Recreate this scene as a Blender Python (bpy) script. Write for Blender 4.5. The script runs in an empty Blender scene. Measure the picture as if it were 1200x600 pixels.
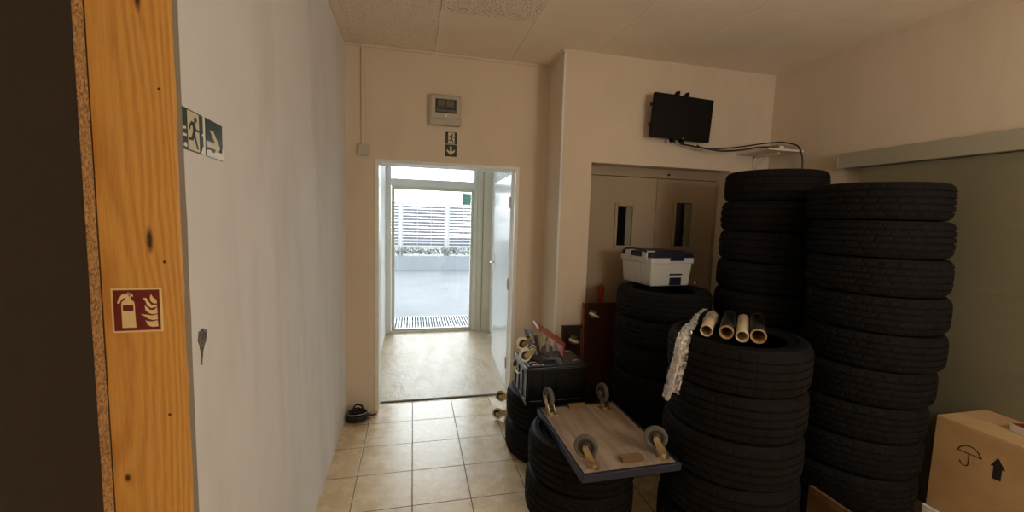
import bpy, bmesh, math, random
from mathutils import Vector, Matrix, noise
random.seed(7)
PI = math.pi
S = bpy.context.scene
COL = S.collection
V = Vector

# ---------------------------------------------------------------- materials
def sc(r, g, b):
    f = lambda c: (c/255/12.92) if c/255 <= .04045 else ((c/255+.055)/1.055)**2.4
    return (f(r), f(g), f(b), 1)

class NT:
    def __init__(self, name):
        self.m = bpy.data.materials.new(name); self.m.use_nodes = True
        self.t = self.m.node_tree; self.b = self.t.nodes['Principled BSDF']
        self.out = self.t.nodes['Material Output']; self._c = None
    def n(self, typ, **kw):
        nd = self.t.nodes.new(typ)
        for k, v in kw.items():
            if k in ('i',):
                for kk, vv in v.items():
                    if isinstance(vv, bpy.types.NodeSocket): self.t.links.new(vv, nd.inputs[kk])
                    else: nd.inputs[kk].default_value = vv
            else: setattr(nd, k, v)
        return nd
    def co(self):
        if self._c is None: self._c = self.n('ShaderNodeTexCoord').outputs['Object']
        return self._c
    def math(self, op, a, b=0.0, c=None):
        i = {0: a, 1: b}
        if c is not None: i[2] = c
        return self.n('ShaderNodeMath', operation=op, i=i).outputs[0]
    def xyz(self, v=None):
        s = self.n('ShaderNodeSeparateXYZ', i={0: v or self.co()}); return s.outputs
    def noise(self, scale, detail=4, vec=None, stretch=None, rough=.55, dist=0):
        v = vec or self.co()
        if stretch: v = self.n('ShaderNodeMapping', i={'Vector': v, 'Scale': stretch}).outputs[0]
        return self.n('ShaderNodeTexNoise', i={'Vector': v, 'Scale': scale, 'Detail': detail, 'Roughness': rough, 'Distortion': dist}).outputs[0]
    def ramp(self, fac, stops):
        r = self.n('ShaderNodeValToRGB', i={0: fac}); e = r.color_ramp.elements
        e[0].position, e[0].color = stops[0]; e[1].position, e[1].color = stops[1]
        for p, c in stops[2:]:
            x = e.new(p); x.color = c
        return r.outputs[0]
    def mix(self, fac, a, b, blend='MIX'):
        m = self.n('ShaderNodeMix', data_type='RGBA', blend_type=blend)
        for k, v in ((0, fac), (6, a), (7, b)):
            if isinstance(v, bpy.types.NodeSocket): self.t.links.new(v, m.inputs[k])
            else: m.inputs[k].default_value = v
        return m.outputs[2]
    def set(self, **kw):
        for k, v in kw.items():
            k = k.replace('_', ' ')
            if isinstance(v, bpy.types.NodeSocket): self.t.links.new(v, self.b.inputs[k])
            else: self.b.inputs[k].default_value = v
        return self
    def bump(self, h, strength=.3, dist=.01):
        o = self.n('ShaderNodeBump', i={'Height': h, 'Strength': strength, 'Distance': dist}).outputs[0]
        self.t.links.new(o, self.b.inputs['Normal']); return self

def simple(name, col, rough=.6, var=.12, scale=8, metal=0, bump=0, bscale=60, spec=.5):
    m = NT(name)
    n = m.noise(scale, 5)
    a = tuple(c*(1-var) for c in col[:3])+(1,); b = tuple(min(1, c*(1+var)) for c in col[:3])+(1,)
    m.set(Base_Color=m.ramp(n, [(.3, a), (.7, b)]), Roughness=rough, Metallic=metal)
    m.b.inputs['Specular IOR Level'].default_value = spec
    if bump: m.bump(m.noise(bscale, 4), bump, .004)
    return m.m

M = {}
def wall_mat(name, col, dirt, streak=0):
    m = NT(name)
    n1 = m.noise(1.6, 6); n2 = m.noise(3.2, 6, stretch=(1, 1, .22), dist=.4)
    c = m.mix(m.ramp(n1, [(.35, (0, 0, 0, 1)), (.75, (1, 1, 1, 1))]), col, tuple(x*.93 for x in col[:3])+(1,))
    c = m.mix(m.math('MULTIPLY', m.ramp(n2, [(.52, (0, 0, 0, 1)), (.78, (1, 1, 1, 1))]), streak), c, dirt)
    m.set(Base_Color=c, Roughness=.85); m.b.inputs['Specular IOR Level'].default_value = .25
    h = m.math('ADD', m.noise(45, 5), m.math('MULTIPLY', m.noise(180, 3), .5))
    m.bump(h, .22, .004)
    return m.m
M['wall'] = wall_mat('wall_paint', sc(222, 207, 187), sc(190, 172, 148), .3)
M['wall_left'] = wall_mat('white_wall_paint', sc(230, 230, 232), sc(190, 187, 186), .5)
M['wall_white'] = wall_mat('vestibule_paint', sc(236, 236, 234), sc(214, 214, 214), .3)
M['mortar'] = wall_mat('grey_mortar', sc(150, 138, 122), sc(110, 100, 88), .6)
M['ext_wall'] = wall_mat('exterior_render', sc(100, 104, 108), sc(90, 93, 98), .4)

def floor_mat():
    m = NT('floor_tiles'); x, y, z = m.xyz()
    def grout(c, off, step):
        f = m.math('FRACT', m.math('DIVIDE', m.math('SUBTRACT', c, off), step))
        d = m.math('MINIMUM', f, m.math('SUBTRACT', 1.0, f))
        return m.math('MULTIPLY', d, step)
    dx = grout(x, .0063, .33); dy = grout(y, 3.2328, .3302)
    d = m.math('MINIMUM', dx, dy)
    g = m.n('ShaderNodeMapRange', i={0: d, 1: .0018, 2: .0038, 3: 1.0, 4: 0.0}).outputs[0]
    fx = m.math('FLOOR', m.math('DIVIDE', m.math('SUBTRACT', x, .0063), .33)); fy = m.math('FLOOR', m.math('DIVIDE', m.math('SUBTRACT', y, 3.2328), .3302))
    cv = m.n('ShaderNodeCombineXYZ', i={0: fx, 1: fy}).outputs[0]
    wn = m.n('ShaderNodeTexWhiteNoise', i={0: cv}).outputs[0]
    n1 = m.noise(9, 7, rough=.65); n2 = m.noise(34, 4)
    c = m.ramp(n1, [(.25, sc(202, 176, 138)), (.5, sc(224, 204, 170)), (.75, sc(232, 216, 188))])
    c = m.mix(m.math('MULTIPLY', wn, .3), c, sc(204, 176, 132))
    c = m.mix(m.math('MULTIPLY', m.ramp(n2, [(.58, (0, 0, 0, 1)), (.75, (1, 1, 1, 1))]), .35), c, sc(150, 125, 96))
    c = m.mix(g, c, sc(84, 66, 50))
    r = m.math('ADD', m.math('MULTIPLY', n1, .22), m.math('ADD', .16, m.math('MULTIPLY', g, .4)))
    m.set(Base_Color=c, Roughness=r)
    h = m.math('SUBTRACT', m.math('MULTIPLY', n2, .25), g)
    m.bump(h, .35, .003)
    return m.m
M['floor'] = floor_mat()

def lino_mat():
    m = NT('vestibule_lino')
    n1 = m.noise(5, 7, stretch=(1.4, .6, 1), rough=.7, dist=.6); n2 = m.noise(60, 3, stretch=(1, .5, 1))
    c = m.ramp(n1, [(.3, sc(172, 140, 96)), (.5, sc(194, 174, 146)), (.72, sc(206, 193, 176))])
    c = m.mix(m.math('MULTIPLY', m.ramp(n2, [(.55, (0, 0, 0, 1)), (.7, (1, 1, 1, 1))]), .25), c, sc(170, 140, 104))
    m.set(Base_Color=c, Roughness=.42)
    m.bump(m.math('ADD', m.noise(7, 5, dist=1.2), m.math('MULTIPLY', n2, .2)), .5, .012)
    return m.m
M['lino'] = lino_mat()

def ceil_mat(name, speck):
    m = NT(name)
    base = sc(240, 228, 212)
    c = m.mix(m.ramp(m.noise(2.2, 4), [(.35, (0, 0, 0, 1)), (.7, (1, 1, 1, 1))]), base, sc(232, 219, 202))
    if speck:
        s = m.ramp(m.noise(speck, 2, stretch=(1, .8, 1), rough=.4), [(.36, (1, 1, 1, 1)), (.45, (0, 0, 0, 1))])
        c = m.mix(m.math('MULTIPLY', s, .72 if speck == 140 else .34), c, sc(92, 80, 68))
        m.bump(m.math('SUBTRACT', 0.0, s), .4, .004)
    else:
        m.bump(m.noise(120, 3), .15, .003)
    m.set(Base_Color=c, Roughness=.9); m.b.inputs['Specular IOR Level'].default_value = .2
    return m.m
M['ceil'] = ceil_mat('ceiling_board', 0)
M['ceil_speck'] = ceil_mat('perforated_ceiling_tile', 140)
M['ceil_speck2'] = ceil_mat('fine_perforated_ceiling_tile', 141)
M['seam_dark'] = simple('dark_seam', sc(96, 84, 70), .9)
M['seam_light'] = simple('light_seam', sc(238, 232, 220), .6)

def pine():
    m = NT('pine_plank'); x, y, z = m.xyz()
    wob = m.noise(2.2, 3, stretch=(5, 5, .9))
    X = m.math('ADD', x, m.math('MULTIPLY', m.math('SUBTRACT', wob, .5), .06))
    fld = m.math('MULTIPLY', X, 190.0)
    kn = [(-.556, 1.545, .007, .030), (-.556, 2.05, .007, .034), (-.621, 1.008, .006, .010)]
    dark = None
    for kx, kz, a, b in kn:
        dx = m.math('DIVIDE', m.math('SUBTRACT', x, kx), a); dz = m.math('DIVIDE', m.math('SUBTRACT', z, kz), b)
        d = m.math('SQRT', m.math('ADD', m.math('MULTIPLY', dx, dx), m.math('MULTIPLY', dz, dz)))
        infl = m.math('MULTIPLY', m.math('EXPONENT', m.math('MULTIPLY', d, -.32)), 7.0)
        fld = m.math('ADD', fld, infl)
        k = m.n('ShaderNodeMapRange', i={0: d, 1: .45, 2: 1.15, 3: 1.0, 4: 0.0}).outputs[0]
        dark = k if dark is None else m.math('MAXIMUM', dark, k)
    for kx, kz in ((-.525, 1.866), (-.53, 1.498), (-.534, 1.149)):
        dx = m.math('SUBTRACT', x, kx); dz = m.math('SUBTRACT', z, kz)
        d = m.math('SQRT', m.math('ADD', m.math('MULTIPLY', dx, dx), m.math('MULTIPLY', dz, dz)))
        dark = m.math('MAXIMUM', dark, m.n('ShaderNodeMapRange', i={0: d, 1: .0022, 2: .0038, 3: 1.3, 4: 0.0}).outputs[0])
    # cathedral arches: rings opening along z
    arch = m.math('MULTIPLY', m.math('SINE', m.math('ADD', m.math('MULTIPLY', z, 3.4), .6)), 5.0)
    cx = m.math('SUBTRACT', x, -.597)
    fld2 = m.math('ADD', m.math('ADD', fld, arch), m.math('MULTIPLY', m.math('MULTIPLY', cx, cx), 2600.0))
    g = m.math('ADD', m.math('MULTIPLY', m.math('SINE', m.math('ADD', fld2, m.math('MULTIPLY', m.noise(9, 3, stretch=(3, 3, .4)), 3.5))), .5), .5)
    fine = m.noise(260, 5, stretch=(1, 1, .04), rough=.7)
    c = m.ramp(m.math('ADD', m.math('MULTIPLY', g, .24), m.math('MULTIPLY', fine, .76)), [(.22, sc(232, 182, 98)), (.5, sc(218, 162, 80)), (.82, sc(186, 126, 54))])
    c = m.mix(m.math('MULTIPLY', m.noise(3.5, 4), .35), c, sc(202, 140, 62))
    c = m.mix(m.math('MINIMUM', dark, 1.0), c, sc(70, 36, 14))
    m.set(Base_Color=c, Roughness=.5)
    m.bump(m.math('ADD', g, fine), .12, .002)
    return m.m
M['pine'] = pine()

def chip():
    m = NT('chipboard_edge')
    v = m.n('ShaderNodeTexVoronoi', i={'Vector': m.n('ShaderNodeMapping', i={'Vector': m.co(), 'Scale': (1, 1, .55)}).outputs[0], 'Scale': 330.0})
    n = m.noise(200, 3)
    c = m.ramp(m.math('ADD', m.math('MULTIPLY', v.outputs['Color'], .5), m.math('MULTIPLY', n, .5)), [(.25, sc(104, 76, 46)), (.5, sc(172, 134, 86)), (.8, sc(212, 176, 122))])
    m.set(Base_Color=c, Roughness=.9); m.bump(n, .6, .003)
    return m.m
M['chip'] = chip()
M['dark_laminate'] = simple('dark_brown_laminate', sc(42, 30, 18), .55, .1, 30, bump=.08, bscale=250)

def wood(name, c1, c2, c3, scale=30, along='y', rough=.6):
    m = NT(name)
    st = {'x': (.06, 1, 1), 'y': (1, .06, 1), 'z': (1, 1, .06)}[along]
    n = m.noise(scale, 6, stretch=st, rough=.65, dist=.3)
    blot = m.noise(5, 5)
    c = m.ramp(n, [(.28, c1), (.52, c2), (.78, c3)])
    c = m.mix(m.math('MULTIPLY', m.ramp(blot, [(.42, (0, 0, 0, 1)), (.72, (1, 1, 1, 1))]), .5), c, tuple(v*.55 for v in c2[:3])+(1,))
    m.set(Base_Color=c, Roughness=rough); m.bump(n, .2, .003)
    return m.m
M['ply'] = wood('worn_plywood', sc(130, 112, 96), sc(166, 148, 130), sc(190, 172, 154), 30, 'y')
M['plyedge'] = wood('pale_plywood', sc(170, 148, 116), sc(196, 176, 144), sc(212, 194, 164), 30, 'z')
M['cleat'] = wood('pine_cleat', sc(104, 80, 52), sc(138, 110, 74), sc(160, 130, 90), 30, 'x')
M['redply'] = wood('red_brown_plywood', sc(50, 26, 20), sc(72, 36, 26), sc(90, 46, 32), 24, 'z', .5)
M['redply_edge'] = wood('red_brown_plywood_edge', sc(130, 64, 38), sc(160, 84, 50), sc(180, 100, 62), 24, 'z', .5)
M['redply_dark'] = wood('dark_plywood', sc(40, 24, 20), sc(58, 36, 30), sc(74, 48, 38), 24, 'z', .5)
M['orange_ply'] = wood('orange_brown_plywood', sc(120, 62, 40), sc(156, 84, 56), sc(178, 104, 72), 24, 'x', .5)
M['plankfloor'] = wood('floor_board_wood', sc(84, 60, 40), sc(116, 86, 58), sc(140, 108, 74), 24, 'y')

def rubber(name, base, rough=.62):
    m = NT(name)
    n = m.noise(14, 5); n2 = m.noise(160, 3)
    c = m.ramp(n, [(.3, tuple(v*.75 for v in base[:3])+(1,)), (.7, tuple(v*1.35 for v in base[:3])+(1,))])
    m.set(Base_Color=c, Roughness=rough); m.bump(n2, .15, .002)
    m.b.inputs['Specular IOR Level'].default_value = .16
    return m.m
M['tread'] = rubber('tyre_tread_rubber', sc(18, 15, 15), .8)
M['sidewall'] = rubber('tyre_sidewall_rubber', sc(15, 13, 13), .65)
M['blackplastic'] = simple('black_plastic', sc(14, 15, 18), .34, .1, 20, bump=.05)
M['blackmatte'] = simple('matte_black_plastic', sc(11, 10, 9), .55, .1, 20, spec=.2)
M['screen'] = simple('switched_off_screen', sc(9, 8, 7), .5, .1, 3, spec=.2)
M['cable'] = simple('black_cable_sheath', sc(20, 19, 20), .45, .1, 20)
M['cable_grey'] = simple('grey_cable_sheath', sc(120, 118, 114), .5, .1, 20)
M['steel'] = simple('zinc_plated_steel', sc(178, 172, 158), .32, .2, 25, metal=1)
M['gold'] = simple('yellow_zinc_steel', sc(186, 168, 134), .33, .2, 25, metal=.85)
M['grey_rubber'] = simple('grey_rubber_tyre', sc(96, 92, 84), .75, .15, 40)
M['cream_rubber'] = simple('cream_caster_tyre', sc(222, 212, 192), .6, .12, 40)
M['hub_dark'] = simple('dark_wheel_hub', sc(50, 46, 42), .5)
M['navy'] = simple('navy_blue_edge', sc(22, 28, 54), .5, .2, 40)
M['blue'] = simple('dark_blue_plastic', sc(18, 21, 50), .4, .1)
M['whiteplastic'] = simple('off_white_plastic', sc(196, 196, 192), .4, .06, 8)
M['greyplastic'] = simple('light_grey_plastic', sc(188, 180, 166), .45, .06, 8)
M['adaptergrey'] = simple('grey_adapter_plastic', sc(140, 128, 122), .5, .06)
M['shelfpaint'] = simple('cream_shelf_paint', sc(226, 216, 198), .6, .05)
M['darkglass'] = simple('dark_window_glass', sc(20, 22, 22), .08, .1)
M['windowblind'] = simple('pale_reveal', sc(126, 122, 104), .5, .1)
M['door_cream'] = simple('cream_door_lacquer', sc(160, 142, 118), .55, .05, 3, bump=.04)
M['white_lacquer'] = simple('white_door_lacquer', sc(214, 215, 217), .22, .02, 3)
M['alu_white'] = simple('white_coated_aluminium', sc(232, 232, 226), .4, .03)
M['alu_beige'] = simple('beige_coated_aluminium', sc(214, 208, 186), .45, .03)
M['valance'] = simple('grey_coated_sheet', sc(168, 164, 146), .5, .06, 6)
M['redplastic'] = simple('red_plastic', sc(150, 28, 26), .4, .1)
M['sign_red'] = simple('sign_dark_red', sc(112, 26, 24), .45, .06)
M['sign_cream'] = simple('sign_cream', sc(236, 214, 160), .5, .04)
M['sign_green'] = simple('sign_dark_green', sc(28, 54, 40), .4, .08)
M['sign_white'] = simple('sign_white', sc(232, 232, 224), .4, .04)
M['sign_film'] = simple('sign_yellowed_white', sc(212, 204, 176), .35, .05)
M['ink'] = simple('black_ink', sc(30, 24, 20), .7)
M['foam'] = simple('white_polystyrene', sc(236, 234, 228), .8, .03, 60, bump=.2, bscale=220)
M['fence'] = simple('pale_grey_fence_slats', sc(104, 102, 110), .6, .08, 20)
M['fence_post'] = simple('white_fence_post', sc(112, 112, 114), .6, .05, 20)
M['grate'] = simple('galvanised_grate', sc(128, 130, 136), .6, .15, 30, metal=.3)
M['pit'] = simple('grate_pit', sc(84, 84, 88), .9)
M['plantleaf'] = simple('bleached_leaves', sc(104, 106, 100), .7, .35, 12)  # leaf colour lightened to grey, imitating the glare of the overexposed street
def sticker():
    m = NT('grey_green_sticker'); c = m.ramp(m.noise(60, 4), [(.35, sc(92, 126, 112)), (.65, sc(170, 190, 182))])
    a = m.n('ShaderNodeBsdfTranslucent', i={0: c}); b = m.n('ShaderNodeBsdfDiffuse', i={0: c}); x = m.n('ShaderNodeMixShader', i={0: .2, 1: a.outputs[0], 2: b.outputs[0]})
    m.t.links.new(x.outputs[0], m.out.inputs[0]); return m.m
M['teal_sticker'] = sticker()

def asphalt():
    m = NT('street_asphalt')
    c = m.ramp(m.noise(1.2, 6), [(.35, sc(74, 74, 78)), (.7, sc(88, 88, 92))])
    c = m.mix(m.math('MULTIPLY', m.noise(70, 3), .5), c, sc(62, 62, 66))
    m.set(Base_Color=c, Roughness=.9); m.bump(m.noise(90, 3), .4, .01)
    return m.m
M['asphalt'] = asphalt()

def cardboard():
    m = NT('brown_cardboard'); x, y, z = m.xyz()
    fl = m.math('SINE', m.math('MULTIPLY', m.math('ADD', x, y), 900.0))
    n = m.noise(6, 6); n2 = m.noise(220, 2)
    c = m.ramp(n, [(.3, sc(184, 150, 106)), (.7, sc(202, 170, 126))])
    c = m.mix(m.math('MULTIPLY', n2, .25), c, sc(158, 124, 82))
    m.set(Base_Color=c, Roughness=.85); m.bump(m.math('ADD', m.math('MULTIPLY', fl, .2), n2), .12, .002)
    m.b.inputs['Specular IOR Level'].default_value = .2
    return m.m
M['card'] = cardboard()
M['tube'] = simple('cardboard_tube', sc(176, 142, 100), .75, .15, 12)
M['tube_pale'] = simple('pale_tube', sc(206, 190, 158), .6, .1, 12)

def green_panel():
    m = NT('green_grey_door_panel'); x, y, z = m.xyz()
    n = m.noise(1.5, 5)
    c = m.ramp(n, [(.3, sc(124, 119, 96)), (.7, sc(138, 132, 108))])
    m.set(Base_Color=c, Roughness=.38); m.bump(m.noise(30, 3), .05, .004)
    return m.m
M['green_panel'] = green_panel()

def glass():
    m = NT('clear_glass')
    tr = m.n('ShaderNodeBsdfTransparent', i={0: (.97, .985, .98, 1)}); gl = m.n('ShaderNodeBsdfGlossy', i={0: (1, 1, 1, 1), 1: .02})
    fr = m.n('ShaderNodeFresnel', i={0: 1.45})
    mx = m.n('ShaderNodeMixShader', i={0: fr.outputs[0], 1: tr.outputs[0], 2: gl.outputs[0]})
    m.t.links.new(mx.outputs[0], m.out.inputs[0]); return m.m
M['glass'] = glass()
def film():
    m = NT('clear_stretch_film')
    tr = m.n('ShaderNodeBsdfTransparent'); gl = m.n('ShaderNodeBsdfGlossy', i={0: (1, 1, 1, 1), 1: .12})
    df = m.n('ShaderNodeBsdfTranslucent', i={0: (.9, .9, .9, 1)}); d2 = m.n('ShaderNodeBsdfDiffuse', i={0: (.92, .92, .92, 1)})
    a = m.n('ShaderNodeMixShader', i={0: .5, 1: df.outputs[0], 2: d2.outputs[0]})
    b = m.n('ShaderNodeMixShader', i={0: .55, 1: a.outputs[0], 2: gl.outputs[0]})
    fac = m.ramp(m.noise(40, 4), [(.35, (.05, .05, .05, 1)), (.62, (.85, .85, .85, 1))])
    c = m.n('ShaderNodeMixShader', i={0: fac, 1: b.outputs[0], 2: tr.outputs[0]})
    m.t.links.new(c.outputs[0], m.out.inputs[0]); return m.m
M['film'] = film()

# ---------------------------------------------------------------- mesh builder
class MB:
    def __init__(self): self.bm = bmesh.new(); self.mi = 0
    def _fin(self, verts, faces, smooth):
        for f in faces: f.material_index = self.mi; f.smooth = smooth
        return self
    def box(self, c, s, rot=None, bev=0.0, seg=2):
        r = bmesh.ops.create_cube(self.bm, size=1); vs = r['verts']
        for v in vs: v.co = V((v.co.x*s[0], v.co.y*s[1], v.co.z*s[2]))
        if bev:
            es = list({e for v in vs for e in v.link_edges})
            rr = bmesh.ops.bevel(self.bm, geom=es, offset=min(bev, min(s)*.45), segments=seg, affect='EDGES', profile=.5)
            vs = list({v for f in rr['faces'] for v in f.verts} | {v for v in vs if v.is_valid})
        Mx = Matrix.Translation(c) @ (rot.to_4x4() if rot else Matrix())
        bmesh.ops.transform(self.bm, matrix=Mx, verts=vs)
        return self._fin(vs, {f for v in vs for f in v.link_faces}, False)
    def box2(self, a, b, bev=0.0):
        return self.box([(a[i]+b[i])/2 for i in range(3)], [abs(b[i]-a[i]) for i in range(3)], None, bev)
    def faces(self, pts, fs, smooth=False):
        vs = [self.bm.verts.new(p) for p in pts]; out = []
        for f in fs:
            try: out.append(self.bm.faces.new([vs[i] for i in f]))
            except ValueError: pass
        return self._fin(vs, out, smooth)
    def grid(self, rows, closeu=False, closev=False, smooth=True):
        n, k = len(rows), len(rows[0]); pts = [p for r in rows for p in r]; fs = []
        for i in range(n if closev else n-1):
            for j in range(k if closeu else k-1):
                a, b = i*k+j, i*k+(j+1) % k; c, d = ((i+1) % n)*k+(j+1) % k, ((i+1) % n)*k+j
                fs.append((a, b, c, d))
        return self.faces(pts, fs, smooth)
    def lathe(self, prof, seg=48, mat=None, closed=False, fn=None, smooth=True):
        rows = []
        for k, (r, z) in enumerate(prof):
            row = []
            for i in range(seg):
                a = 2*PI*i/seg; rr = r+(fn(k, i) if fn else 0)
                p = V((rr*math.cos(a), rr*math.sin(a), z)); row.append(mat @ p if mat else p)
            rows.append(row)
        return self.grid(rows, closeu=True, closev=closed, smooth=smooth)
    def cyl(self, a, b, r, seg=16, r2=None, smooth=True):
        a, b = V(a), V(b); d = b-a; q = d.to_track_quat('Z', 'Y').to_matrix().to_4x4(); mx = Matrix.Translation(a) @ q; L = d.length
        r2 = r if r2 is None else r2
        rows = [[mx @ V((rr*math.cos(2*PI*i/seg), rr*math.sin(2*PI*i/seg), z)) for i in range(seg)] for rr, z in ((r, 0), (r2, L))]
        self.grid(rows, closeu=True, smooth=smooth)
        self.faces(rows[0], [tuple(reversed(range(seg)))]); self.faces(rows[1], [tuple(range(seg))]); return self
    def tube(self, pts, r, seg=8, cyclic=False):
        pts = [V(p) for p in pts]; n = len(pts); rows = []; up = V((0, 0, 1)); prev = None
        for i, p in enumerate(pts):
            t = (pts[(i+1) % n]-pts[i-1]) if cyclic else (pts[min(i+1, n-1)]-pts[max(i-1, 0)])
            if t.length < 1e-9: t = V((0, 0, 1))
            t.normalize()
            if prev is None:
                u = t.cross(up if abs(t.z) < .9 else V((1, 0, 0))).normalized()
            else:
                u = (prev-t*prev.dot(t))
                u = u.normalized() if u.length > 1e-6 else t.orthogonal().normalized()
            prev = u; w = t.cross(u)
            rows.append([p+(u*math.cos(2*PI*j/seg)+w*math.sin(2*PI*j/seg))*r for j in range(seg)])
        self.grid(rows, closeu=True, closev=cyclic)
        if not cyclic:
            self.faces(rows[0], [tuple(reversed(range(seg)))]); self.faces(rows[-1], [tuple(range(seg))])
        return self
    def prism(self, poly, o, ux, uy, depth):
        """extrude a 2D outline; ux x uy is the outward direction, depth goes along it"""
        o, ux, uy = V(o), V(ux), V(uy); w = ux.cross(uy).normalized()*depth
        a = [o+ux*p[0]+uy*p[1] for p in poly]; b = [p+w for p in a]; n = len(poly)
        fs = [tuple(range(n, 2*n)), tuple(reversed(range(n)))]+[(i, (i+1) % n, n+(i+1) % n, n+i) for i in range(n)]
        return self.faces(a+b, fs)
    def xf(self, mx): bmesh.ops.transform(self.bm, matrix=mx, verts=self.bm.verts[:]); return self
    def build(self, name, mats, parent=None, loc=None, bevel=0, fixn=True):
        if fixn: bmesh.ops.recalc_face_normals(self.bm, faces=self.bm.faces[:])
        me = bpy.data.meshes.new(name); self.bm.to_mesh(me); self.bm.free()
        for m in (mats if isinstance(mats, (list, tuple)) else [mats]): me.materials.append(M[m] if isinstance(m, str) else m)
        o = bpy.data.objects.new(name, me); COL.objects.link(o)
        if parent: o.parent = parent
        if loc: o.location = loc
        if bevel:
            md = o.modifiers.new('edge', 'BEVEL'); md.width = bevel; md.segments = 2; md.limit_method = 'ANGLE'
        return o

def tag(o, label, cat, group=None):
    o['label'] = label; o['category'] = cat
    if group: o['group'] = group
    return o
def thing(name, label, cat, loc=(0, 0, 0), rot=(0, 0, 0), group=None):
    o = bpy.data.objects.new(name, None); COL.objects.link(o); o.location = loc; o.rotation_euler = rot
    o.empty_display_size = .1
    return tag(o, label, cat, group)
def struct(o): o['kind'] = 'structure'; return o
KIDS = {}
def copy_tree(o, parent=None):
    c = o.copy(); COL.objects.link(c); c.parent = parent
    for ch in [x for x in COL.objects if x.parent == o]: copy_tree(ch, c)
    return c
def spline(pts, n=8):
    pts = [V(p) for p in pts]; out = []
    for i in range(len(pts)-1):
        p0, p1, p2, p3 = pts[max(i-1, 0)], pts[i], pts[i+1], pts[min(i+2, len(pts)-1)]
        for k in range(n):
            t = k/n
            out.append(.5*((2*p1)+(p2-p0)*t+(2*p0-5*p1+4*p2-p3)*t*t+(3*p1-p0-3*p2+p3)*t**3))
    return out+[pts[-1]]

# ---------------------------------------------------------------- room shell (metres; camera stands at x=0, y=0)
XL, YB, ZC, YR, XC, XR = -.5047, 3.4383, 2.8811, 3.0701, 1.0975, 2.998
YREAR, XFAR = -3.0, -2.6
struct(MB().box2((XFAR, YREAR, -.1), (XR+.2, 3.60, 0)).build('floor', 'floor'))
struct(MB().box2((-.45, 3.60, -.1), (1.25, 5.86, .003)).build('floor_vestibule', 'lino'))
struct(MB().box2((-.287, 3.585, -.02), (.86, 3.612, .007), .002).build('trim_threshold', 'seam_dark'))
# ceiling boards
b = MB()
b.box2((XFAR, YREAR, ZC+.012), (XR+.2, 3.9, ZC+.12)); b.mi = 0
xs = [-2.3, -1.68, -1.06, -.45, .155, .76, 1.36, 1.965, 2.57, 3.1]; ys = [-3, -2.2, -1.5, -.85, -.23, .38, 1.0, 1.56, 2.14, 2.746, 3.46]
for i in range(len(xs)-1):
    for j in range(len(ys)-1):
        x0, x1, y0, y1 = xs[i], xs[i+1], ys[j], ys[j+1]
        sp = (j == 8 and i == 4); sp2 = (j in (8, 9) and i == 3) or (i <= 4 and j < 8)
        b.mi = 1 if sp else (2 if sp2 else 0)
        dz = .004 if sp else 0
        g = .0012 if x0 > .7 or j == 9 else .0022
        b.box2((x0+g, y0+g, ZC-dz), (x1-g, y1-g, ZC+.014))
b.mi = 4
for x in (1.36, 1.965): b.box2((x-.004, .3, ZC-.003), (x+.004, 2.75, ZC+.004))
struct(b.build('ceiling', ['ceil', 'ceil_speck', 'ceil_speck2', 'seam_dark', 'seam_light']))
# walls
wl = struct(MB().box2((XL-.2, 1.085, 0), (XL, YB+.02, ZC+.02)).build('wall_left', 'wall_left'))
b = MB()
b.box2((XL, YB, 0), (-.287, 3.70, ZC+.02)); b.box2((.86, YB, 0), (1.3, 3.70, ZC+.02)); b.box2((-.287, YB, 2.033), (.86, 3.70, ZC+.02))
struct(b.build('wall_back', 'wall'))
b = MB()
b.box2((XC, YR, 0), (1.350, YB+.04, ZC+.02)); b.box2((2.62, YR, 0), (XR+.02, YB+.04, ZC+.02)); b.box2((1.350, YR, 2.062), (2.62, YB+.04, ZC+.02))
b.box2((1.35, 3.30, 0), (2.62, YB+.04, 2.062))
struct(b.build('wall_back_projection', 'wall'))
struct(MB().box2((XR, YREAR, 0), (XR+.2, YB, ZC+.02)).build('wall_right', 'wall'))
struct(MB().box2((XFAR, YREAR-.15, 0), (XR+.2, YREAR, ZC+.02)).build('wall_rear', 'wall'))
struct(MB().box2((XFAR-.15, YREAR, 0), (XFAR, 3.4, ZC+.02)).build('wall_far_left', 'wall'))
# mortar strip closing the wall end, plank, chipboard panel
b = MB(); rows = []
for k in range(41):
    z = k/40*ZC; w = .003*abs(noise.noise(V((0, 0, z*9))))
    rows.append([V((XL-.19, 1.070, z)), V((-.5005+w, 1.070, z)), V((-.4985+w, 1.088, z)), V((XL+.0008, 1.102+2*w, z)), V((XL-.19, 1.09, z))])
b.grid(rows, closeu=True, smooth=False)
struct(b.build('trim_wall_end_mortar', 'mortar'))
tag(MB().box2((-.648, 1.060, .0), (-.500, 1.0845, ZC), .0015).build('wooden_plank', 'pine'), 'upright honey coloured pine plank covering the end of the white wall', 'plank')
pn = thing('chipboard_panel', 'tall dark brown laminated chipboard panel left of the pine plank', 'panel')
MB().box2((-1.75, 1.0285, 0), (-.6505, 1.0300, 2.86)).build('laminate_face', 'dark_laminate', pn)
MB().box2((-1.75, 1.0301, 0), (-.650, 1.0600, 2.86)).build('chipboard_core', 'chip', pn)['label'] = 'raw speckled chipboard edge'
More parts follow.
